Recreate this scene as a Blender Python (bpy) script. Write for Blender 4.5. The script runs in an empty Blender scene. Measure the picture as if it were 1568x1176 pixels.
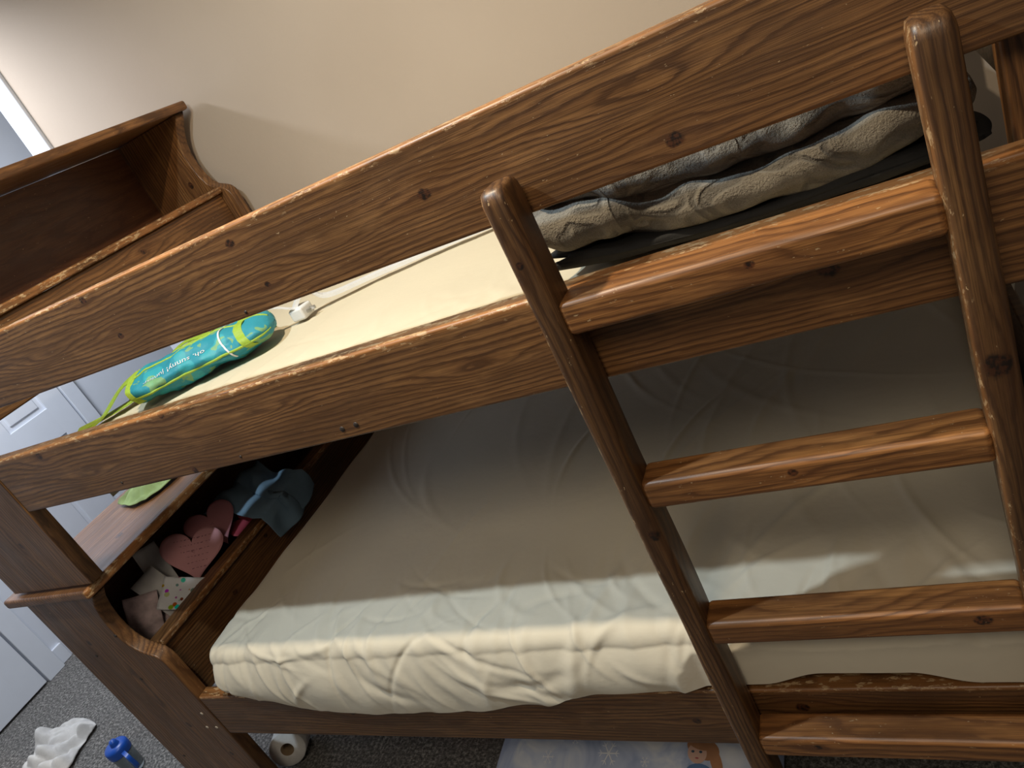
import bpy, bmesh, math, random
from mathutils import Vector, Matrix, noise
random.seed(7)
sc=bpy.context.scene
FLOOR=-0.10
# ---------------------------------------------------------------- helpers
def link(o,parent=None):
    sc.collection.objects.link(o)
    if parent: o.parent=parent
    return o
def empty(name,loc=(0,0,0)):
    o=bpy.data.objects.new(name,None); o.empty_display_size=.1; link(o); return o
def mesh(name,vs,fs,mat,parent=None,smooth=True):
    m=bpy.data.meshes.new(name); m.from_pydata([tuple(v) for v in vs],[],fs); m.update()
    bm=bmesh.new(); bm.from_mesh(m); bmesh.ops.recalc_face_normals(bm,faces=bm.faces); bm.to_mesh(m); bm.free()
    for p in m.polygons: p.use_smooth=smooth
    mats=mat if isinstance(mat,(list,tuple)) else [mat]
    for k in mats: m.materials.append(k)
    return link(bpy.data.objects.new(name,m),parent)
def board(name,x0,x1,y0,y1,z0,z1,mat,parent=None,r=.006,seg=3,wob=0):
    bm=bmesh.new(); bmesh.ops.create_cube(bm,size=1)
    for v in bm.verts:
        v.co=Vector(((x0+x1)/2+v.co.x*(x1-x0),(y0+y1)/2+v.co.y*(y1-y0),(z0+z1)/2+v.co.z*(z1-z0)))
    if r>0: bmesh.ops.bevel(bm,geom=bm.edges[:],offset=r,segments=seg,profile=.5,affect='EDGES')
    m=bpy.data.meshes.new(name); bm.to_mesh(m); bm.free()
    for p in m.polygons: p.use_smooth=True
    m.materials.append(mat)
    o=link(bpy.data.objects.new(name,m),parent)
    md=o.modifiers.new('wn','WEIGHTED_NORMAL'); md.keep_sharp=False
    return o
def extr(name,prof,axis,a0,a1,mat,parent=None,r=.004):
    bm=bmesh.new()
    if axis=='y': vs=[bm.verts.new((p[0],a0,p[1])) for p in prof]; d=Vector((0,a1-a0,0))
    elif axis=='x': vs=[bm.verts.new((a0,p[0],p[1])) for p in prof]; d=Vector((a1-a0,0,0))
    else: vs=[bm.verts.new((p[0],p[1],a0)) for p in prof]; d=Vector((0,0,a1-a0))
    f=bm.faces.new(vs)
    e=bmesh.ops.extrude_face_region(bm,geom=[f])
    nv=[g for g in e['geom'] if isinstance(g,bmesh.types.BMVert)]
    bmesh.ops.translate(bm,vec=d,verts=nv)
    bmesh.ops.recalc_face_normals(bm,faces=bm.faces)
    if r>0:
        caps=[ed for ed in bm.edges if any(len(fc.verts)>4 for fc in ed.link_faces)]
        bmesh.ops.bevel(bm,geom=caps,offset=r,segments=2,profile=.5,affect='EDGES')
    m=bpy.data.meshes.new(name); bm.to_mesh(m); bm.free()
    m.materials.append(mat)
    for p in m.polygons: p.use_smooth=len(p.vertices)<=4
    o=link(bpy.data.objects.new(name,m),parent)
    md=o.modifiers.new('wn','WEIGHTED_NORMAL'); md.keep_sharp=False
    return o
def revolve(name,prof,c,mat,parent=None,axis=(0,0,1),n=40):
    q=Vector((0,0,1)).rotation_difference(Vector(axis)); vs=[];fs=[]
    for (r,h) in prof:
        for i in range(n):
            a=2*math.pi*i/n; vs.append(Vector(c)+q@Vector((r*math.cos(a),r*math.sin(a),h)))
    for j in range(len(prof)-1):
        for i in range(n):
            fs.append((j*n+i,j*n+(i+1)%n,(j+1)*n+(i+1)%n,(j+1)*n+i))
    return mesh(name,vs,fs,mat,parent)
def ribbon(name,path,width,thick,mat,parent=None,up=Vector((0,0,1)),side=None):
    P=[Vector(p) for p in path]
    Q=[]
    for i in range(len(P)-1):
        p0=P[max(i-1,0)];p1=P[i];p2=P[i+1];p3=P[min(i+2,len(P)-1)]
        for k in range(8):
            t=k/8; Q.append(.5*((2*p1)+(p2-p0)*t+(2*p0-5*p1+4*p2-p3)*t*t+(-p0+3*p1-3*p2+p3)*t**3))
    Q.append(P[-1]); vs=[];fs=[]
    for i,p in enumerate(Q):
        t=(Q[min(i+1,len(Q)-1)]-Q[max(i-1,0)]).normalized()
        s=side.normalized() if side else t.cross(up).normalized()
        n=s.cross(t).normalized()
        for a,b in ((-1,-1),(1,-1),(1,1),(-1,1)): vs.append(p+s*a*width/2+n*b*thick/2)
    for i in range(len(Q)-1):
        for k in range(4): fs.append((4*i+k,4*i+(k+1)%4,4*i+4+(k+1)%4,4*i+4+k))
    L=4*(len(Q)-1); fs.append((0,1,2,3)); fs.append((L,L+1,L+2,L+3))
    return mesh(name,vs,fs,mat,parent,smooth=False)
# ---------------------------------------------------------------- node expression builder
class E:
    nt=None
    def __init__(s,sock): s.s=sock
    @staticmethod
    def op(o,*a,clamp=False):
        n=E.nt.nodes.new('ShaderNodeMath'); n.operation=o; n.use_clamp=clamp
        for i,x in enumerate(a):
            if isinstance(x,E): E.nt.links.new(x.s,n.inputs[i])
            else: n.inputs[i].default_value=x
        return E(n.outputs[0])
    def __add__(s,o): return E.op('ADD',s,o)
    __radd__=__add__
    def __sub__(s,o): return E.op('SUBTRACT',s,o)
    def __rsub__(s,o): return E.op('SUBTRACT',o,s)
    def __mul__(s,o): return E.op('MULTIPLY',s,o)
    __rmul__=__mul__
    def __truediv__(s,o): return E.op('DIVIDE',s,o)
def vec(x,y,z):
    n=E.nt.nodes.new('ShaderNodeCombineXYZ')
    for i,a in enumerate((x,y,z)):
        if isinstance(a,E): E.nt.links.new(a.s,n.inputs[i])
        else: n.inputs[i].default_value=a
    return n.outputs[0]
def noi(v,scale,detail=2,rough=.5,dist=0):
    n=E.nt.nodes.new('ShaderNodeTexNoise'); n.inputs['Scale'].default_value=scale; n.inputs['Detail'].default_value=detail
    n.inputs['Roughness'].default_value=rough; n.inputs['Distortion'].default_value=dist
    E.nt.links.new(v,n.inputs['Vector']); return E(n.outputs['Fac'])
def sstep(x,a,b):
    n=E.nt.nodes.new('ShaderNodeMapRange'); n.interpolation_type='SMOOTHSTEP'
    E.nt.links.new(x.s,n.inputs[0]); n.inputs[1].default_value=a; n.inputs[2].default_value=b
    n.inputs[3].default_value=0; n.inputs[4].default_value=1; return E(n.outputs[0])
def ramp(x,stops):
    n=E.nt.nodes.new('ShaderNodeValToRGB'); cr=n.color_ramp
    while len(cr.elements)<len(stops): cr.elements.new(.5)
    for e,(p,c) in zip(cr.elements,stops): e.position=p; e.color=(c[0],c[1],c[2],1)
    E.nt.links.new(x.s,n.inputs[0]); return n.outputs[0]
def mix(f,a,b,blend='MIX'):
    n=E.nt.nodes.new('ShaderNodeMix'); n.data_type='RGBA'; n.blend_type=blend
    for i,x in ((0,f),(6,a),(7,b)):
        if isinstance(x,E): E.nt.links.new(x.s,n.inputs[i])
        elif isinstance(x,(int,float)): n.inputs[i].default_value=x
        elif isinstance(x,tuple): n.inputs[i].default_value=(x[0],x[1],x[2],1)
        else: E.nt.links.new(x,n.inputs[i])
    return n.outputs[2]
def new_mat(name):
    m=bpy.data.materials.new(name); m.use_nodes=True; E.nt=m.node_tree
    return m,m.node_tree.nodes['Principled BSDF']
def coords():
    t=E.nt.nodes.new('ShaderNodeTexCoord'); s=E.nt.nodes.new('ShaderNodeSeparateXYZ')
    E.nt.links.new(t.outputs['Object'],s.inputs[0]); return t.outputs['Object'],[E(s.outputs[i]) for i in range(3)]
def bump(b,h,strength,dist=.002):
    n=E.nt.nodes.new('ShaderNodeBump'); n.inputs['Strength'].default_value=strength; n.inputs['Distance'].default_value=dist
    E.nt.links.new(h.s,n.inputs['Height']); E.nt.links.new(n.outputs[0],b.inputs['Normal'])
def setc(b,c):
    if isinstance(c,tuple): b.inputs['Base Color'].default_value=(c[0],c[1],c[2],1)
    else: E.nt.links.new(c,b.inputs['Base Color'])
def wood(name,axis,knots=(),seed=0,tone=1.0,edges=(),freq=110,red=0.0,depth_axis=None,sat=0.45,warp=12,eyes=(),chip=0.0):
    """stained pine; axis = grain axis index; knots / eyes = (along, across, radius)"""
    m,b=new_mat(name); v,c=coords()
    L=c[axis]
    if depth_axis is None: depth_axis={0:1,1:0,2:1}[axis]
    A=c[3-axis-depth_axis]; T=c[depth_axis]
    Ax=A
    kmask=None; halo=None
    for (l,a,r) in knots:
        dl=(L-l)*(.42/r); da=(A-a)*(1/r)
        d2=dl*dl+da*da
        g=E.op('POWER',2.718,d2*-.13)
        Ax=Ax-(A-a)*g*.9
        wv=noi(v,70,2)
        dd=E.op('SQRT',((L-l)*(.85/r))*((L-l)*(.85/r))+da*da)
        k=1-sstep(dd+wv*.9,1.05,1.45)
        kmask=k if kmask is None else E.op('MAXIMUM',kmask,k)
        halo=g if halo is None else E.op('MAXIMUM',halo,g)
    w1=noi(vec(L*1.0+seed*3.7,A*4.2,T*4+seed),1,2,.4)
    w2=noi(vec(L*9+seed,A*34,T*30),1,3,.65)
    f=(Ax+T*.4)*freq+w1*warp+w2*1.3
    for (l,a,r) in eyes:
        dl=(L-l)*(.16/r); da=(A-a)*(1/r)
        f=f+E.op('POWER',2.718,(dl*dl+da*da)*-1.0)*(freq*r*1.5)
    fr=E.op('FRACT',f)
    fiber=noi(vec(L*12,A*560+seed,T*560),1,2,.6)
    fib2=noi(vec(L*3.5,A*170+seed,T*170),1,2,.6)
    blot=noi(vec(L*3+seed*2,A*9,T*9),1,3,.55)
    patch=noi(vec(L*6+seed*7,A*26,T*26),1,4,.65)
    lstr=noi(vec(L*1.2+seed*3,A*30,T*30),1,2,.5)
    t=tone
    def cc(r,g,b_): return (r*t*(1+.30*sat),g*t*(1-.02*sat),b_*t*(1-.35*sat))
    lt=cc(.255,.138,.056); md=cc(.180,.092,.037); dk=cc(.075,.036,.015)
    col=ramp(fr,[(0,md),(.25,lt),(.6,md),(.80,dk),(.92,dk),(1,md)])
    col=mix(sstep(lstr,.38,.66)*.45,col,cc(.110,.055,.023))
    col=mix(sstep(patch,.52,.70)*.45,col,cc(.35,.20,.088))
    col=mix(sstep(fib2,.42,.66)*.50,col,cc(.075,.036,.016))
    col=mix(sstep(fiber,.45,.68)*.55,col,cc(.048,.023,.010))
    col=mix(sstep(blot,.45,.70)*.55,col,cc(.065,.032,.014))
    if halo is not None: col=mix(halo*.25,col,cc(.10,.042,.016))
    if red: col=mix(red,col,(.16*t,.045*t,.018*t))
    if kmask is not None:
        ring=noi(v,160,3)
        kc=mix(sstep(ring,.4,.6),(.012,.006,.004),cc(.070,.026,.011))
        col=mix(kmask*.95,col,kc)
    sv=noi(vec(L*80+seed,A*190,T*190),1,3,.7)
    dens=noi(vec(L*7+seed*9,A*30,T*30),1,1)
    chips=sstep(sv+dens*.16,.785-chip,.815-chip)
    fl=chips
    chipn=noi(vec(L*38+seed*5,A*120,T*120),1,4,.7)
    for (ax,val,wd) in edges:
        em=1-sstep(E.op('ABSOLUTE',c[ax]-val),wd*.3,wd)
        fl=E.op('MAXIMUM',fl,em*sstep(chipn,.535,.60))
        em2=1-sstep(E.op('ABSOLUTE',c[ax]-val),wd*.8,wd*2.4)
        fl=E.op('MAXIMUM',fl,em2*sstep(chipn,.63,.68))
        col=mix(em*sstep(patch,.35,.6)*.55,col,cc(.36,.17,.06))
    col=mix(fl*.8,col,(.54,.36,.19))
    setc(b,col)
    rr=noi(vec(L*8,A*40,T*40),1,3)
    E.nt.links.new((rr*.35+.28).s,b.inputs['Roughness'])
    b.inputs['Coat Weight'].default_value=.12; b.inputs['Coat Roughness'].default_value=.28
    bump(b,fr*.35+fiber*.8+noi(v,25,2)*1.2-fl*1.2,.32,.001)
    return m
def plain(name,col,rough=.6,var=.15,scale=30,bmp=0,metal=0,sheen=0):
    m,b=new_mat(name); v,c=coords()
    n=noi(v,scale,3)
    d=tuple(x*(1-var) for x in col); l=tuple(min(1,x*(1+var)) for x in col)
    setc(b,ramp(n,[(.3,d),(.7,l)])); b.inputs['Roughness'].default_value=rough; b.inputs['Metallic'].default_value=metal
    if sheen: b.inputs['Sheen Weight'].default_value=sheen
    if bmp: bump(b,noi(v,scale*6,2),bmp,.002)
    return m
# ---------------------------------------------------------------- materials
M_guard=wood('pine_guard',0,[(-.508,1.363,.010),(-.183,1.314,.011),(-.849,1.405,.009),(-.828,1.328,.006),(-1.19,1.337,.007),(-1.215,1.418,.009)],1,1.12,[(2,1.43,.009)],100,
  eyes=[(-.19,1.375,.018),(-.67,1.345,.014),(-1.02,1.36,.012),(-1.42,1.35,.016),(.02,1.36,.014)],chip=.012)
M_side=wood('pine_side',0,[(-1.237,1.174,.009),(-1.256,1.044,.008),(-1.66,1.165,.010),(-.07,1.11,.012)],5,1.18,[(2,1.178,.009)],100,
  eyes=[(-1.17,1.112,.020),(-1.00,1.125,.012),(-.56,1.10,.016),(-1.55,1.09,.014),(-.22,1.12,.014)],chip=.005)
M_lower=wood('pine_lower',0,[(-.5,.28,.01),(-.3,.32,.012),(-1.35,.3,.008)],9,.9,[(2,.365,.008)],100)
M_railv=wood('pine_ladder_rail',2,[(.8,-.385,.010),(.98,.07,.016),(.45,.07,.010),(.2,-.39,.009),(1.25,-.395,.006)],3,.72,[(0,-.41,.005),(0,.05,.005)],120)
M_rung=wood('pine_rung',0,[(-.14,1.168,.006),(-.17,.874,.007),(-.0,.583,.012),(-.28,.3,.007)],12,1.55,[],95,depth_axis=1,sat=.8,eyes=[(-.05,1.16,.01),(-.25,.86,.01),(-.2,.57,.01)],chip=.02)
M_end=wood('pine_end',2,[(.25,-2.0,.011),(.6,-2.1,.010),(.12,-1.93,.010),(1.5,-2.0,.012),(.95,-2.0,.01)],15,1.0,[],85,sat=.5,eyes=[(.4,-2.05,.02),(1.2,-2.0,.02)])
M_hb=wood('pine_headboard',1,[(.3,.45,.010),(.75,1.40,.010),(.5,.49,.008)],18,1.0,[(0,-1.888,.006)],95,depth_axis=0,sat=.6)
M_cap=wood('pine_cap',1,[(.2,-2.0,.012),(.7,-2.1,.012)],21,1.05,[(0,-1.89,.007)],90,depth_axis=2,sat=.7)
M_ply=wood('plywood_back',1,[],25,.70,[],26,red=.55,depth_axis=0,warp=18)
M_dark=wood('pine_dark',0,[],27,.5,[],90)
def m_wall():
    m,b=new_mat('painted_wall_beige'); v,c=coords(); n=noi(v,3,2)
    setc(b,ramp(n,[(.3,(.46,.372,.295)),(.7,(.485,.395,.315))])); b.inputs['Roughness'].default_value=.75
    bump(b,noi(v,90,4),.25,.002); return m
M_wall=m_wall()
M_white=plain('white_gloss_paint',(.72,.75,.82),.4,.03,5)
def m_carpet():
    m,b=new_mat('grey_carpet'); v,c=coords()
    a=noi(v,100,4,.75); d=noi(v,14,3)
    col=ramp(a,[(.36,(.06,.058,.055)),(.5,(.20,.19,.18)),(.62,(.52,.49,.46))])
    col=mix(sstep(d,.35,.7)*.35,col,(.13,.124,.12))
    setc(b,col); b.inputs['Roughness'].default_value=.95; bump(b,a,1,.015); return m
M_carpet=m_carpet()
def m_sheet(name,base):
    m,b=new_mat(name); v,c=coords(); n=noi(v,4,3)
    setc(b,ramp(n,[(.3,tuple(x*.96 for x in base)),(.7,base)])); b.inputs['Roughness'].default_value=.85
    b.inputs['Sheen Weight'].default_value=.1
    bump(b,noi(v,28,3)*1.0+noi(v,900,1)*.05,.12,.01); return m
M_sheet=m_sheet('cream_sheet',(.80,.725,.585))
M_sheet2=m_sheet('cream_sheet_upper_dimmed',(.64,.56,.41))  # same cream sheet, base colour darkened to offset the nearer ceiling lamps
M_mat=plain('mattress_body',(.25,.23,.2),.9)
# ---------------------------------------------------------------- camera
cd=bpy.data.cameras.new('camera'); cam=bpy.data.objects.new('camera',cd); sc.collection.objects.link(cam)
R=Matrix(((.8544,.2087,.4759),(.3046,.5408,-.7841),(-.421,.8148,.3985)))
q=R.to_quaternion(); q.normalize()
cam.matrix_world=Matrix.Translation((0,-.86,1.5))@q.to_matrix().to_4x4()
cd.sensor_width=36; cd.lens=1139.4/1568*36; cd.clip_start=.02
sc.camera=cam
# ---------------------------------------------------------------- room
board('floor',-4.2,1.6,-2.6,3.4,FLOOR-.05,FLOOR,M_carpet,r=0)
board('wall_back',-2.56,1.6,1.24,1.36,FLOOR,2.5,M_wall,r=.004)
board('trim_1',-2.665,-2.56,1.225,1.375,FLOOR,2.5,M_white,r=.006)
board('wall_left',-3.95,-3.8,-2.6,3.4,FLOOR,2.5,M_white,r=0)
board('wall_hall',-3.8,1.6,3.3,3.4,FLOOR,2.5,M_white,r=0)
board('baseboard_back',-2.55,1.6,1.225,1.24,FLOOR,FLOOR+.09,M_white,r=.004)
board('baseboard_left',-3.80,-3.785,.545,.60,FLOOR,FLOOR+.09,M_white,r=.004)
M_knob=plain('brushed_knob',(.5,.48,.45),.3,.05,30,metal=1)
def door(name,y0,y1,x):
    p=empty(name)
    board('slab',x,x+.02,y0,y1,FLOOR+.012,2.0,M_white,p,r=.002)
    st=.11
    zs=[(FLOOR+.012,.12),(.75,.90),(1.45,1.56),(1.88,2.0)]
    sts=((y0,y0+st),((y0+y1)/2-st/2,(y0+y1)/2+st/2),(y1-st,y1))
    for i,(a,b_) in enumerate(sts): board('stile_%d'%i,x+.016,x+.032,a,b_,FLOOR+.012,2.0,M_white,p,r=.002,seg=1)
    for i,(a,b_) in enumerate(zs):
        for k in range(2): board('rail_%d_%d'%(i,k),x+.016,x+.0315,sts[k][1]-.004,sts[k+1][0]+.004,a,b_,M_white,p,r=.002,seg=1)
    for j,(a,b_) in enumerate(((.12,.75),(.90,1.45),(1.56,1.88))):
        for k in range(2):
            board('panel_%d_%d'%(j,k),x+.012,x+.027,sts[k][1]+.025,sts[k+1][0]-.025,a+.025,b_-.025,M_white,p,r=.005)
    revolve('knob',[(0,.0),(.012,.0),(.012,.03),(.026,.04),(.028,.055),(.02,.066),(0,.068)],(x+.03,y0+.06,.85),M_knob,p,axis=(1,0,0))
    return p
door('door_1',-.36,.44,-3.795)
door('door_2',.62,1.38,-3.795)
for i,(a,b_) in enumerate(((-.45,-.37),(.45,.54),(1.39,1.47))): board('trim_%d'%(i+2),-3.80,-3.76,a,b_,FLOOR,2.1,M_white,r=.004)
# ---------------------------------------------------------------- bunk bed
bed=empty('bunk_bed')
XR=-1.862
board('guard_rail',XR,.175,0,.038,1.29,1.43,M_guard,bed,r=.005)
board('upper_side_rail',XR,.175,0,.038,1.035,1.18,M_side,bed,r=.005)
board('lower_side_rail',XR,.175,0,.038,.21,.365,M_lower,bed,r=.006)
board('upper_back_rail',XR,.175,1.16,1.198,1.035,1.18,M_side,bed,r=.007)
board('lower_back_rail',XR,.175,1.16,1.198,.21,.365,M_lower,bed,r=.007)
for i in range(9):
    x=-1.75+i*.22
    board('upper_slat_%d'%i,x,x+.07,.039,1.158,1.048,1.062,M_dark,bed,r=.003)
    board('lower_slat_%d'%i,x,x+.07,.04,1.158,.235,.253,M_dark,bed,r=.003)
board('upper_cleat_front',XR,.17,.039,.065,1.037,1.047,M_dark,bed,r=.002)
def scurve(zo):
    pts=[(0,.47),(0,.50),(-.004,.518),(-.015,.533),(-.033,.543),(-.055,.553),(-.072,.568),(-.085,.59),(-.092,.62),(-.092,.655),(-.086,.69),(-.073,.725),(-.055,.748),(-.04,.765)]
    return [(XR+a,b_+zo) for a,b_ in pts]
def scurve2(zo):
    pts=[(0,.47),(0,.50),(-.004,.518),(-.015,.533),(-.033,.543),(-.055,.553),(-.072,.568),(-.085,.60),(-.092,.64),(-.092,.675),(-.082,.71),(-.063,.745),(-.040,.773),(-.025,.795)]
    return [(XR+a,b_+zo) for a,b_ in pts]
for lvl,zo,zb,ex,sf in (('lower',0,FLOOR,0,scurve),('upper',.915,.801,.03,scurve2)):
    for side,y0,y1 in (('near',-.002,.038),('far',1.16,1.2)):
        prof=[(-2.22,zb),(XR-.002,zb)]+sf(zo)+[(-2.22,.765+zo+ex)]
        extr('%s_headboard_end_%s'%(lvl,side),prof,'y',y0,y1,M_end,bed)
    board('%s_headboard_cap'%lvl,-2.27,-1.888 if lvl=='lower' else -1.872,-.02,1.215,.766+zo+ex,.794+zo+ex,M_cap,bed,r=.008)
    board('%s_headboard_front'%lvl,-1.925,-1.903,.039,1.159,.32+zo,.522+zo,M_hb,bed,r=.006)
    board('%s_headboard_lip'%lvl,-1.945,-1.888,.039,1.159,.523+zo,.545+zo,M_hb,bed,r=.006)
    board('%s_headboard_shelf'%lvl,-2.195,-1.926,.039,1.159,.45+zo,.468+zo,M_ply,bed,r=.002)
    board('%s_headboard_back'%lvl,-2.215,-2.197,.039,1.159,.34+zo,.764+zo+ex,M_ply,bed,r=.002)
for nm,y0,y1 in (('near',.04,.085),('far',1.12,1.16)):
    board('footboard_post_%s'%nm,.13,.172,y0,y1,FLOOR,1.44,M_end,bed,r=.006)
extr('footboard_end',[(.176,FLOOR),(.40,FLOOR),(.40,1.62),(.30,1.66),(.24,1.60),(.21,1.52),(.176,1.46)],'y',-.002,.036,M_end,bed)
for nm,z0,z1 in (('a',1.15,1.38),('b',.3,.62)):
    board('footboard_panel_%s'%nm,.176,.196,.039,1.16,z0,z1,M_dark,bed,r=.004)
M_bolt=plain('dark_bolt',(.03,.02,.015),.5)
M_wax=plain('screw_plug',(.5,.42,.33),.5)
for i,(x,z) in enumerate(((-.862,1.056),(-.83,1.058),(-1.12,1.05),(-.42,1.052),(-.9,1.30),(-1.48,1.055))):
    k=1 if i<2 else .55
    revolve('bolt_hole_%d'%i,[(0,0),(.0045*k,0),(.0055*k,.0015),(.0055*k,.004)],(x,-.0012,z),M_bolt,bed,axis=(0,1,0),n=16)
for i,(x,z) in enumerate(((-1.9,.30),(-1.89,.24),(-1.93,.24),(-2.02,.45),(-2.12,.55),(-2.16,.1),(-1.96,.62))):
    revolve('screw_%d'%i,[(0,0),(.004,0),(.005,.001),(.005,.004)],(x,-.0035,z),M_wax if i<3 else M_bolt,bed,axis=(0,1,0),n=16)
# ---------------------------------------------------------------- ladder
lad=empty('ladder')
def lrail(name,x0,x1):
    prof=[]; y0,y1=-.066,-.003; r=.012
    for cx,cy,a0 in ((x1-r,y0+r,-90),(x1-r,y1-r,0),(x0+r,y1-r,90),(x0+r,y0+r,180)):
        for k in range(6):
            a=math.radians(a0+90*k/5); prof.append((cx+r*math.cos(a),cy+r*math.sin(a)))
    n=len(prof); vs=[];fs=[]; zt=1.348
    lev=[FLOOR+.001]+[FLOOR+.001+(zt-.02-FLOOR)*i/60 for i in range(1,61)]+[zt-.012,zt-.004,zt]
    cxm=(x0+x1)/2; cym=(y0+y1)/2
    for j,z in enumerate(lev):
        sh={len(lev)-1:.62,len(lev)-2:.86,len(lev)-3:.96}.get(j,1)
        for (x,y) in prof:
            w=(noise.noise((x*20,y*20,z*7))*.0012)
            vs.append((cxm+(x-cxm)*sh+w,cym+(y-cym)*sh+w,z))
    for j in range(len(lev)-1):
        for i in range(n): fs.append((j*n+i,j*n+(i+1)%n,(j+1)*n+(i+1)%n,(j+1)*n+i))
    fs.append(tuple(range(n))); fs.append(tuple(range((len(lev)-1)*n,len(lev)*n)))
    return mesh(name,vs,fs,M_railv,lad)
lrail('left_rail',-.411,-.373); lrail('right_rail',.050,.090)
for i,z in enumerate((1.138,.843,.555,.270,-.02)):
    board('rung_%d'%(i+1),-.376,.053,-.062,-.006,z,z+.048,M_rung,lad,r=.009,seg=4)
    revolve('rung_bolt_%d'%(i+1),[(0,0),(.006,0),(.008,.002),(.008,.006)],(.0475,-.050,z+.010),M_bolt,lad,axis=(-1,0,0),n=16)
# ---------------------------------------------------------------- mattresses with fitted sheets
creases=[]
for i in range(135):
    x=random.uniform(-1.72,.15); s=random.uniform(.0,.30)
    ang=random.gauss(0,.55)+math.pi/2+random.choice((.35,-.3,.6)); ln=random.uniform(.04,.13); creases.append((x,s,math.cos(ang),math.sin(ang),ln,random.uniform(.005,.015),random.choice((-1,1,1))*random.uniform(.002,.0055)))
for i in range(34):
    x=random.uniform(-1.6,.15); s=random.uniform(.35,1.1); ang=random.gauss(0,.35)+random.choice((1.0,1.3,1.9))
    creases.append((x,s,math.cos(ang),math.sin(ang),random.uniform(.12,.32),random.uniform(.007,.015),random.uniform(.003,.007)))
def crease(x,s,amp=1):
    h=0
    for cx,cs,dx,ds,ln,w,a in creases:
        ex=x-cx; es=s-cs
        if abs(ex)>.4 or abs(es)>.5: continue
        u=ex*dx+es*ds; v=-ex*ds+es*dx+ .15*u*u/ln
        e=(u/ln)**2+(v/w)**2
        if e<8: h+=a*math.exp(-e)
    return h*amp
def sheet_obj(name,x0,x1,y0,y1,ztop,hem,rad,parent,mat,nx=460,ns=280,wr=1.0,out=0.0,clampx=None):
    vs=[];fs=[]
    for i in range(nx+1):
        x=x0+(x1-x0)*i/nx
        hz=hem(x); ls=ztop-rad-hz; la=rad*math.pi/2; lt=y1-(y0+rad); tot=ls+la+lt
        for j in range(ns+1):
            t=j/ns; s=tot*(t**1.35)
            if s<ls:
                k=1-s/ls
                p=Vector((x,y0-out*k*(1-k)*4*.5-out*k,hz+s)); n=Vector((0,-1,0))
            elif s<ls+la:
                a=(s-ls)/rad; p=Vector((x,y0+rad-rad*math.cos(a),ztop-rad+rad*math.sin(a))); n=Vector((0,-math.cos(a),math.sin(a)))
            else:
                p=Vector((x,y0+rad+(s-ls-la),ztop)); n=Vector((0,0,1))
            ex=min(x-x0,x1-x)
            if ex<.05:
                p.z-=(1-math.sqrt(max(0,1-(1-ex/.05)**2)))*.045*max(0,min(1,(p.z-hz)/.08))
                p.y+=(1-math.sqrt(max(0,1-(1-ex/.05)**2)))*.03*max(0,min(1,(y0+.1-p.y)/.1))
            ss=s+hz-hem(0)
            fr=math.exp(-max(0,s-ls-la)/.22)
            h=crease(x,ss)*(.6+.4*fr)
            h+=noise.noise((x*5,s*6,1.3))*.006+noise.noise((x*16,s*11,4.3))*.003*(.3+.7*fr)
            h+=(abs(noise.noise((x*10,s*3.5+x*2,9)))-.2)*.007*fr
            p=p+n*h*wr
            if clampx is not None and x>clampx-.08:
                lim=.002-.03*max(0,min(1,(clampx-x)/.08))
                if p.y<lim: p.y=lim+ (p.y-lim)*.05
                p.y=max(p.y,lim-.001)
            vs.append(p)
    for i in range(nx):
        for j in range(ns):
            a=i*(ns+1)+j; fs.append((a,a+1,a+ns+2,a+ns+1))
    for i in (0,nx):
        base=len(vs)
        for j in range(ns+1):
            v=vs[i*(ns+1)+j]; vs.append(Vector((v.x+(.01 if i==0 else -.01),v.y+.004,ztop-.16 if v.z>ztop-.15 else v.z-.01)))
        for j in range(ns):
            a=i*(ns+1)+j; fs.append((a,a+1,base+j+1,base+j))
    return mesh(name,vs,fs,mat,parent)
def lerp_tab(tab):
    def f(x):
        if x<=tab[0][0]: return tab[0][1]
        for (a,va),(b_,vb) in zip(tab,tab[1:]):
            if x<=b_:
                t=(x-a)/(b_-a); t=t*t*(3-2*t); return va+(vb-va)*t
        return tab[-1][1]
    return f
m1=empty('mattress')
hem0=lerp_tab([(-1.72,.395),(-1.6,.362),(-1.45,.322),(-1.25,.312),(-1.0,.318),(-.8,.345),(-.65,.372),(-.35,.380),(-.25,.405),(-.12,.402),(-.02,.376),(.12,.374)])
hemL=lambda x: hem0(x)+(.006*noise.noise((x*6,0,3)) if x<-.7 else 0)
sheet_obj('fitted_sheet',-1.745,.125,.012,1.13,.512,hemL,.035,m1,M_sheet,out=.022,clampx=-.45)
board('core',-1.70,.11,.045,1.12,.256,.47,M_mat,m1,r=.02)
m2=empty('mattress')
hemU=lambda x:1.045
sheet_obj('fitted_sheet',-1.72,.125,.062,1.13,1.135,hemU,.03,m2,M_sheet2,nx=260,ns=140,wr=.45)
board('core',-1.70,.11,.085,1.12,1.064,1.10,M_mat,m2,r=.015)
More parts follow.
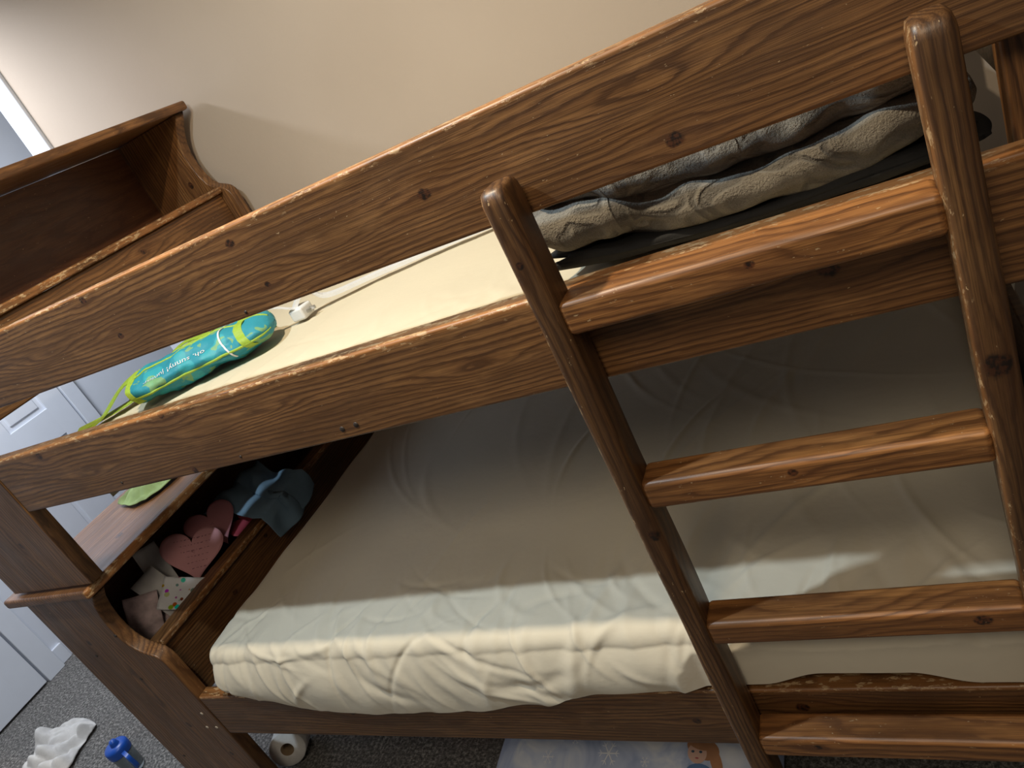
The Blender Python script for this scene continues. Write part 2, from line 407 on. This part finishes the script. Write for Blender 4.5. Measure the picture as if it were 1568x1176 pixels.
# ---------------------------------------------------------------- blanket
def m_blanket():
    m,b=new_mat('grey_plush'); v,c=coords()
    n=noi(v,11,1,.5,1.2); f=noi(v,300,3,.7); big=noi(v,8,2)
    w=sstep(E.op('ABSOLUTE',E.op('FRACT',n*3.2)-.5),.08,.34)
    col=mix(w,(.15,.132,.108),(.36,.315,.25)); col=mix(f*.5,col,(.40,.355,.285)); col=mix(sstep(big,.4,.7)*.4,col,(.19,.185,.185))
    setc(b,col); b.inputs['Roughness'].default_value=.9; b.inputs['Sheen Weight'].default_value=.3
    bump(b,w*1.6+f*1.6,.9,.008); return m
M_bl=m_blanket()
M_black=plain('black_fabric',(.010,.010,.011),.8,.2,60,bmp=.3)
def folded(name,prof,x0,x1,thick,mat,wav,nx=200,seed=0,sag=0):
    P=[Vector((0,p[0],p[1])) for p in prof]; Q=[]
    for i in range(len(P)-1):
        p0=P[max(i-1,0)];p1=P[i];p2=P[i+1];p3=P[min(i+2,len(P)-1)]
        for k in range(14):
            t=k/14; Q.append(.5*((2*p1)+(p2-p0)*t+(2*p0-5*p1+4*p2-p3)*t*t+(-p0+3*p1-3*p2+p3)*t**3))
    Q.append(P[-1]); m=len(Q); vs=[]; fs=[]; xm=(x0+x1)/2+.03; hw=(x1-x0)/2
    for i in range(nx+1):
        u=i/nx; x=x0+(x1-x0)*u
        e=min(u,1-u)*(x1-x0)
        tk=thick*math.sqrt(max(.02,1-max(0,1-e/.03)**2))
        for sd in (1,-1):
            for j in range(m):
                p=Q[j]; tg=(Q[min(j+1,m-1)]-Q[max(j-1,0)]).normalized(); n=Vector((0,-tg.z,tg.y))
                s=j/m*4.2
                d=noise.noise((x*7+seed,s*2.2,seed))*wav+noise.noise((x*21+seed,s*5,seed+4))*wav*.4
                zz=noise.noise((x*4.5,p.z*9,seed+8))*wav*.7+sag*((x-xm)/hw)**2
                xs=x+noise.noise((s*2.0,u*1.5,seed+2))*.045*(1-2*u if u<.5 else -(2*u-1))
                q=Vector((xs,p.y,p.z))+n*(d+sd*tk*.5)+Vector((0,noise.noise((x*9,s,seed+11))*wav*1.0,zz))
                vs.append(q)
    row=2*m
    for i in range(nx):
        for j in range(m-1):
            a=i*row+j; fs.append((a,a+1,a+1+row,a+row)); a+=m; fs.append((a,a+row,a+row+1,a+1))
        for j in (0,m-1):
            a=i*row+j; fs.append((a,a+row,a+row+m,a+m))
    for i in (0,nx):
        for j in range(m-1):
            a=i*row+j; fs.append((a,a+1,a+1+m,a+m))
    return mesh(name,vs,fs,mat)
folded('folded_blanket',[(.50,1.172),(.35,1.172),(.20,1.170),(.140,1.176),(.120,1.190),(.128,1.207),(.18,1.214),(.30,1.216),(.34,1.224),(.31,1.232),(.20,1.234),(.148,1.236),(.128,1.250),(.138,1.268),(.20,1.275),(.31,1.278),(.33,1.287),(.30,1.294),(.22,1.297),(.185,1.308),(.20,1.322),(.26,1.326),(.50,1.315)],
       -.450,.110,.020,M_bl,.019,seed=3,sag=.030)
folded('black_blanket',[(.55,1.147),(.35,1.147),(.18,1.147),(.135,1.149),(.128,1.155),(.14,1.161),(.22,1.163),(.55,1.163)],-.445,.112,.010,M_black,.004,seed=9,nx=80,sag=.016)
# ---------------------------------------------------------------- teal pouch
po=empty('swim_pouch')
def m_teal():
    m,b=new_mat('teal_fabric'); v,c=coords(); n=noi(v,26,1,.5,1.5)
    t=noi(v,22,0)
    col=mix(sstep(t,.56,.60),(.02,.25,.33),(.03,.33,.39)); col=mix(sstep(n,.64,.67)*.6,col,(.28,.42,.05))
    setc(b,col); b.inputs['Roughness'].default_value=.6; bump(b,noi(v,50,3),.5,.004); return m
M_teal=m_teal()
M_lime=plain('lime_webbing',(.30,.44,.04),.6,.1,200,bmp=.2)
M_wht=plain('white_plastic',(.70,.70,.70),.35,.03)
pc=Vector((-1.365,.262,1.178)); ax=Vector((.30,.185,0)).normalized(); ay=Vector((-ax.y,ax.x,0)); az=Vector((0,0,1))
def pouch_pt(u,th,off=0):
    r=(1-abs(u)**4.2)**.42 if abs(u)<1 else 0
    bend=.022*(1-u*u)
    dn=noise.noise((u*2.6,math.cos(th)*1.3,math.sin(th)*1.3+5))*.011*r+noise.noise((u*8,math.cos(th)*3,math.sin(th)*3))*.004*r
    wy=(.084+.010*u)*r+off+dn; wz=.036*r+off+dn
    return pc+ax*(u*.180)+ay*(wy*math.copysign(abs(math.cos(th))**.95,math.cos(th))+bend)+az*(wz*math.copysign(abs(math.sin(th))**.9,math.sin(th)))
vs=[];fs=[]; NU,NT=80,64
for i in range(NU+1):
    u=-1+2*i/NU
    for j in range(NT): vs.append(pouch_pt(max(-.9999,min(.9999,u)),2*math.pi*j/NT))
for i in range(NU):
    for j in range(NT): fs.append((i*NT+j,i*NT+(j+1)%NT,(i+1)*NT+(j+1)%NT,(i+1)*NT+j))
mesh('body',vs,fs,M_teal,po)
def seam(name,th,mat,w=.006,u0=-.97,u1=.97):
    vs=[];fs=[]; n=50; k=8
    for i in range(n+1):
        u=u0+(u1-u0)*i/n; c=pouch_pt(u,th); 
        nrm=(c-(pc+ax*(u*.180)+ay*.022*(1-u*u))).normalized(); t=(pouch_pt(min(.999,u+.01),th)-pouch_pt(u-.01,th)).normalized(); s=t.cross(nrm)
        for q_ in range(k):
            a=2*math.pi*q_/k; vs.append(c+nrm*math.cos(a)*w*.5+s*math.sin(a)*w*.5)
    for i in range(n):
        for q_ in range(k): fs.append((i*k+q_,i*k+(q_+1)%k,(i+1)*k+(q_+1)%k,(i+1)*k+q_))
    mesh(name,vs,fs,mat,po)
seam('piping_a',math.radians(98),M_lime); seam('piping_b',math.radians(186),M_lime); seam('piping_c',math.radians(50),M_lime,.005)
for nm,u,w_ in (('band_a',-.86,.016),('band_b',.42,.004),('band_c',.66,.020)):
    pts=[pouch_pt(u+.05*math.sin(a*2),a,.0015) for a in [math.radians(k) for k in range(20,215,8)]]
    ribbon(nm,pts,w_,.0015,M_lime if nm!='band_b' else M_wht,po,side=ax)
ribbon('strap_a',[pouch_pt(-.9,math.radians(100)),Vector((-1.56,.25,1.20)),Vector((-1.60,.21,1.185)),Vector((-1.64,.15,1.150)),Vector((-1.69,.11,1.146))],.035,.002,M_lime,po)
ribbon('strap_b',[Vector((-1.69,.12,1.15)),Vector((-1.62,.19,1.147)),Vector((-1.54,.26,1.16)),Vector((-1.50,.33,1.20)),Vector((-1.44,.36,1.20)),Vector((-1.40,.36,1.16))],.040,.002,M_lime,po)
ribbon('strap_c',[Vector((-1.46,.36,1.15)),Vector((-1.42,.38,1.20)),Vector((-1.34,.40,1.215)),Vector((-1.27,.38,1.18)),Vector((-1.25,.37,1.155))],.030,.002,M_lime,po)
ribbon('strap_d',[Vector((-1.28,.365,1.19)),Vector((-1.24,.385,1.2)),Vector((-1.2,.41,1.175)),Vector((-1.17,.43,1.15))],.014,.002,M_wht,po)
tc=bpy.data.curves.new('t','FONT'); tc.body='oh, sunny! junior'; tc.size=1; to=bpy.data.objects.new('t',tc); link(to)
bpy.context.view_layer.update()
dg=bpy.context.evaluated_depsgraph_get(); tm=bpy.data.meshes.new_from_object(to.evaluated_get(dg)); bpy.data.objects.remove(to)
wmax=max(v.co.x for v in tm.vertices)
for v in tm.vertices:
    u=.16-.84*(v.co.x/wmax)
    v.co=pouch_pt(u,math.radians(142)+v.co.y*.33,.0016)
tm.materials.append(M_wht); link(bpy.data.objects.new('lettering',tm),po)
# charger
ch=empty('phone_charger')
board('body',-1.215,-1.175,.405,.45,1.142,1.172,M_wht,ch,r=.006)
M_nk=plain('nickel',(.6,.6,.6),.3,.05,metal=1)
board('plug_a',-1.174,-1.158,.418,.421,1.152,1.160,M_nk,ch,r=.0005)
board('plug_b',-1.174,-1.158,.433,.436,1.152,1.160,M_nk,ch,r=.0005)
ribbon('cable',[Vector((-1.21,.42,1.165)),Vector((-1.18,.45,1.195)),Vector((-1.15,.48,1.16)),Vector((-1.05,.53,1.153)),Vector((-.9,.58,1.150)),Vector((-.75,.61,1.150)),Vector((-.66,.64,1.15))],.026,.008,M_wht,ch)
# ---------------------------------------------------------------- crumpled cloth helper
def cloth(name,c,sx,sy,amp,freq,mat,seed,drop=None,lift=.01,n=70,parent=None,rot=0):
    vs=[];fs=[]
    for i in range(n+1):
        for j in range(n+1):
            u=i/n*2-1;v=j/n*2-1
            r=1+.18*noise.noise((math.atan2(v,u)*1.2,seed,0))
            x=u*math.sqrt(1-v*v/2.6)*sx*r;y=v*math.sqrt(1-u*u/2.6)*sy*r
            z=abs(noise.noise((x*freq+seed,y*freq,seed)))*amp*1.6+abs(noise.noise((x*freq*2.3+seed,y*freq*2.3,seed+3)))*amp*.6
            z*=max(0,1-max(abs(u),abs(v))**4)*.9+.1
            x+=noise.noise((x*freq,y*freq,seed+9))*amp*.5
            X=x*math.cos(rot)-y*math.sin(rot);Y=x*math.sin(rot)+y*math.cos(rot)
            p=Vector((c[0]+X,c[1]+Y,c[2]+z+lift))
            if drop: p=drop(p)
            vs.append(p)
    for i in range(n):
        for j in range(n):
            a=i*(n+1)+j; fs.append((a,a+1,a+n+2,a+n+1))
    o=mesh(name,vs,fs,mat,parent); md=o.modifiers.new('s','SOLIDIFY'); md.thickness=.002; return o
M_blue=plain('blue_cloth',(.22,.34,.46),.85,.12,12,bmp=.3)
vs=[];fs=[]; NA,NB=110,90
for i in range(NA+1):
    y=i/NA
    for j in range(NB+1):
        s=j/NB
        ln_out=.085+.022*math.sin(y*4.2)+.006*math.sin(y*8+1)
        ln_in=.20
        d=s*(ln_in+ln_out)-ln_in
        yy=.49+.28*y+(.03*s if y<.5 else -.03*s)+.010*math.sin(s*5+y*3)
        if d<0: x=-1.915+d*.80; z=.556+.045*(abs(d)/ln_in)
        else: x=-1.881+min(d,.03)*.2; z=.558-d
        amp=min(1,abs(d)*10+.12)
        fold=(.5+.5*math.sin(y*11+s*3+3*noise.noise((y*2,s*1.5,1))))*.018*amp + (noise.noise((y*3+s*1.5,s*3,2))+.35)*.040*amp*(1 if d<0 else .3)
        if d>=0: x+=fold
        else: z+=fold
        vs.append(Vector((x,yy,z)))
for i in range(NA):
    for j in range(NB):
        a=i*(NB+1)+j; fs.append((a,a+1,a+NB+2,a+NB+1))
o=mesh('blue_tshirt',vs,fs,M_blue); o.modifiers.new('s','SOLIDIFY').thickness=.002
M_towel=plain('white_towel',(.62,.60,.58),.95,.06,60,bmp=.6)
cloth('white_towel',(-3.22,.10,FLOOR),.15,.15,.09,8,M_towel,8.1)
M_green=plain('green_cloth',(.22,.30,.12),.9,.2,20)
cloth('green_cloth',(-2.10,.42,.796),.10,.09,.03,12,M_green,5.1)
M_pink=plain('pink_paper',(.58,.27,.29),.7,.08,10)
M_pink2=plain('rose_paper',(.50,.20,.23),.7,.08,10)
M_ink=plain('ink',(.22,.08,.11),.7)
def frame(nrm,spin):
    nrm=Vector(nrm).normalized(); ux=nrm.cross(Vector((0,0,1))).normalized(); uy=nrm.cross(ux)*-1
    c_,s_=math.cos(spin),math.sin(spin); return ux*c_+uy*s_, uy*c_-ux*s_, nrm
def heart(name,c,size,nrm,spin,mat,marks=True):
    p=empty(name); pts=[]
    for k in range(60):
        t=2*math.pi*k/60; pts.append((16*math.sin(t)**3/17,(13*math.cos(t)-5*math.cos(2*t)-2*math.cos(3*t)-math.cos(4*t))/17))
    e1,e2,nrm=frame(nrm,spin)
    f=lambda a,b_,o=0: Vector(c)+e1*a*size/2+e2*b_*size/2+nrm*(o+.012*(a*a)*size*4)
    vs=[];fs=[]; rings=8
    for r in range(rings+1):
        for (a,b_) in pts: vs.append(f(a*r/rings,b_*r/rings))
    for r in range(rings):
        for k in range(60): fs.append((r*60+k,r*60+(k+1)%60,(r+1)*60+(k+1)%60,(r+1)*60+k))
    o=mesh('paper',vs,fs,mat,p); o.modifiers.new('s','SOLIDIFY').thickness=.0012
    if marks:
        vs=[];fs=[]
        for ln in range(6):
            y=.42-ln*.19; x=-.6+ln*.06
            while x<.5-ln*.08:
                w=random.uniform(.03,.10)
                b_=len(vs); 
                for (a,bb) in ((x,y),(x+w,y+random.uniform(-.03,.03)),(x+w,y+.018),(x,y+.022)): vs.append(f(a,bb,.0015))
                fs.append((b_,b_+1,b_+2,b_+3)); x+=w+.05
        mesh('handwriting',vs,fs,M_ink,p,smooth=False)
    return p
heart('paper_heart',(-1.99,.33,.60),.19,(.75,-.35,.55),.5,M_pink)
heart('paper_heart',(-2.01,.45,.605),.17,(.7,-.3,.6),.1,M_pink2,False)
heart('paper_heart',(-1.97,.53,.54),.14,(.5,-.2,.8),-.5,plain('red_paper',(.30,.03,.05),.7,.1),False)
def m_dots():
    m,b=new_mat('party_paper'); v,c=coords()
    n=E.nt.nodes.new('ShaderNodeTexVoronoi'); n.inputs['Scale'].default_value=45; E.nt.links.new(v,n.inputs['Vector'])
    msk=1-sstep(E(n.outputs['Distance']),.30,.36)
    hsv=E.nt.nodes.new('ShaderNodeHueSaturation'); hsv.inputs['Saturation'].default_value=1.5; hsv.inputs['Value'].default_value=.7
    E.nt.links.new(n.outputs['Color'],hsv.inputs['Color'])
    setc(b,mix(msk,(.72,.72,.76),hsv.outputs[0])); b.inputs['Roughness'].default_value=.5; return m
M_dots=m_dots()
M_paper=plain('white_paper',(.62,.60,.60),.8,.05)
M_flor=plain('floral_paper',(.52,.40,.41),.8,.3,35)
def card(name,c,w,h,nrm,spin,mat,curl=.01,seed=0):
    e1,e2,n_=frame(nrm,spin); vs=[];fs=[]; N=16
    for i in range(N+1):
        for j in range(N+1):
            a=i/N*2-1;b_=j/N*2-1
            vs.append(Vector(c)+e1*a*w/2+e2*b_*h/2+n_*(curl*(a*a*.8+a*b_*.6)+noise.noise((a*1.5+seed,b_*1.5,seed))*curl))
    for i in range(N):
        for j in range(N):
            a=i*(N+1)+j; fs.append((a,a+1,a+N+2,a+N+1))
    o=mesh(name,vs,fs,mat); o.modifiers.new('s','SOLIDIFY').thickness=.001; return o
card('gift_envelope',(-1.970,.215,.545),.13,.095,(.55,-.35,.8),.75,M_dots,.006,1)
card('greeting_card',(-2.03,.205,.56),.08,.17,(.75,-.45,.45),-.25,M_paper,.010,2)
card('greeting_card',(-2.05,.125,.54),.09,.15,(.7,-.5,.5),.35,M_flor,.012,3)
card('greeting_card',(-2.08,.26,.59),.07,.19,(.8,-.4,.35),.1,M_paper,.012,4)
card('drawing_paper',(-2.02,.14,.50),.13,.10,(.3,-.3,.9),.2,M_flor,.010,5)
cloth('crumpled_paper',(-2.0,.65,1.385),.08,.22,.06,9,M_paper,11.2)
cloth('pink_wrapping_paper',(-1.98,.22,1.385),.06,.16,.08,9,M_flor,12.2)
# ---------------------------------------------------------------- floor things
bt=empty('sippy_bottle'); bc=(-2.68,.07,FLOOR+.001)
def m_clear():
    m,b=new_mat('clear_plastic'); v,c=coords(); setc(b,ramp(noi(v,5,1),[(0,(.75,.85,.9)),(1,(.8,.88,.92))])); b.inputs['Roughness'].default_value=.12
    b.inputs['Transmission Weight'].default_value=.85; return m
M_clear=m_clear(); M_lid=plain('blue_plastic',(.01,.08,.42),.35,.05)
revolve('cup',[(0,0),(.031,0),(.034,.006),(.036,.05),(.038,.095),(.036,.095),(.033,.01),(0,.008)],bc,M_clear,bt)
revolve('lid',[(.040,.088),(.041,.10),(.041,.116),(.036,.124),(.02,.128),(.0,.129)],bc,M_lid,bt)
revolve('spout',[(.016,.126),(.013,.140),(.010,.148),(0,.150)],(bc[0]+.008,bc[1],bc[2]),M_lid,bt)
ribbon('handle',[Vector(bc)+Vector(d) for d in ((.038,-.01,.10),(.068,-.02,.09),(.072,-.02,.05),(.055,-.015,.03),(.036,-.01,.035))],.014,.008,M_lid,bt,side=Vector((0,1,0)))
tp=empty('toilet_paper_roll'); M_tp=plain('tissue_roll',(.74,.72,.71),.95,.05,80,bmp=.3)
revolve('roll',[(.021,-.05),(.054,-.05),(.056,-.046),(.056,.046),(.054,.05),(.021,.05),(.0205,.05),(.0205,-.05)],(-1.93,.15,FLOOR+.058),M_tp,tp,axis=(.5,-.75,.25))
revolve('core',[(.0205,-.049),(.0205,.049),(.019,.049),(.019,-.049),(.0205,-.049)],(-1.93,.15,FLOOR+.058),plain('cardboard',(.25,.17,.10),.9),tp,axis=(.5,-.75,.25))
cu=empty('printed_cushion')
def m_cush():
    m,b=new_mat('ice_blue_print'); v,c=coords(); n=noi(v,9,3,.6,1)
    setc(b,ramp(n,[(.3,(.30,.38,.62)),(.5,(.54,.61,.80)),(.7,(.82,.84,.90))])); b.inputs['Roughness'].default_value=.7; return m
CX=-.80
def cush_z(x,y):
    u=(x-CX)/.36; v=(y-.26)/.24
    return FLOOR+.02+.105*max(0,(1-u**4))**.5*max(0,(1-v**4))**.5
vs=[];fs=[];N=60
for sgn in (1,-1):
    b0=len(vs)
    for i in range(N+1):
        for j in range(N+1):
            x=CX+.36*(i/N*2-1); y=.26+.24*(j/N*2-1); z=cush_z(x,y); h=z-(FLOOR+.02)
            vs.append((x,y,FLOOR+.022+h if sgn>0 else FLOOR+.022-min(h,.018)))
    for i in range(N):
        for j in range(N):
            a=b0+i*(N+1)+j; fs.append((a,a+1,a+N+2,a+N+1))
mesh('pillow',vs,fs,m_cush(),cu)
def decal(name,poly,mat,off):
    vs=[(x,y,cush_z(x,y)+.0025+off) for x,y in poly]; c=(sum(p[0] for p in poly)/len(poly),sum(p[1] for p in poly)/len(poly))
    vs.append((c[0],c[1],cush_z(*c)+.0035+off)); n=len(poly)
    mesh(name,vs,[(i,(i+1)%n,n) for i in range(n)],mat,cu)
ell=lambda cx,cy,a,b_,r=0,n=24:[(cx+a*math.cos(t)*math.cos(r)-b_*math.sin(t)*math.sin(r),cy+a*math.cos(t)*math.sin(r)+b_*math.sin(t)*math.cos(r)) for t in [2*math.pi*k/n for k in range(n)]]
M_skin=plain('print_skin',(.66,.42,.34),.7,.03); M_hair=plain('print_hair',(.42,.20,.10),.7,.1); M_w2=plain('print_white',(.8,.82,.9),.7,.03)
M_lip=plain('print_lip',(.45,.08,.10),.7); M_eye=plain('print_eye',(.05,.09,.14),.6)
FX=-.60
decal('hair',ell(FX+.012,.120,.036,.024,-.3),M_hair,.001); decal('braid',ell(FX+.040,.095,.012,.030,.3),M_hair,.001)
decal('dress',ell(FX+.004,.070,.030,.018),plain('print_dress',(.10,.20,.42),.7,.1),.0012)
decal('face',ell(FX,.108,.021,.021),M_skin,.002)
decal('fringe',ell(FX+.004,.123,.022,.008,-.25),M_hair,.0026)
decal('eye_a',ell(FX-.009,.110,.0036,.0026),M_eye,.003); decal('eye_b',ell(FX+.008,.110,.0036,.0026),M_eye,.003); decal('mouth',ell(FX,.097,.004,.0014),M_lip,.003)
for (sx_,sy_,sr) in ((-.81,.10,.028),(-.90,.13,.014),(-.72,.085,.012),(-.97,.09,.018)):
    for k in range(3):
        a=math.pi*k/3; decal('snowflake',ell(sx_,sy_,sr,sr*.06,a),M_w2,.001)
        for sgn in (1,-1):
            cx_=sx_+sgn*math.cos(a)*sr*.62; cy_=sy_+sgn*math.sin(a)*sr*.62
            for da in (.9,-.9): decal('snowflake_arm',ell(cx_+sgn*math.cos(a+da)*sr*.14,cy_+sgn*math.sin(a+da)*sr*.14,sr*.2,sr*.04,a+da),M_w2,.001)
sh=empty('toy_box'); 
board('box',-1.42,-1.20,.22,.40,FLOOR+.001,FLOOR+.09,M_pink2,sh,r=.01); board('lid',-1.43,-1.19,.21,.41,FLOOR+.0915,FLOOR+.11,M_pink,sh,r=.006)
# ---------------------------------------------------------------- lights
def area(name,loc,target,size,energy,col):
    l=bpy.data.lights.new(name,'AREA'); l.size=size; l.energy=energy; l.color=col; l.shape='DISK'
    o=bpy.data.objects.new(name,l); o.location=loc; o.rotation_euler=(Vector(target)-Vector(loc)).to_track_quat('-Z','Y').to_euler(); link(o)
area('ceiling_light_cool',(-1.15,-.42,2.5),(-1.0,.1,1.0),.06,19,(.74,.90,1.0))
area('ceiling_light_warm',(-.85,-.10,2.5),(-.8,.1,1.0),.06,21,(1.0,.84,.60))
area('hall_light',(-2.9,.6,2.45),(-3.6,.8,.8),.5,44,(.85,.91,1.0))
area('front_fill_light',(-.1,-1.5,2.6),(-.6,.2,1.3),.8,15,(1.0,.86,.66))  # unseen fill lamp, added to brighten the front faces of the woodwork
w=bpy.data.worlds.new('world'); sc.world=w; w.use_nodes=True
w.node_tree.nodes['Background'].inputs[0].default_value=(1,.92,.80,1); w.node_tree.nodes['Background'].inputs[1].default_value=.075
sc.view_settings.view_transform='Standard'
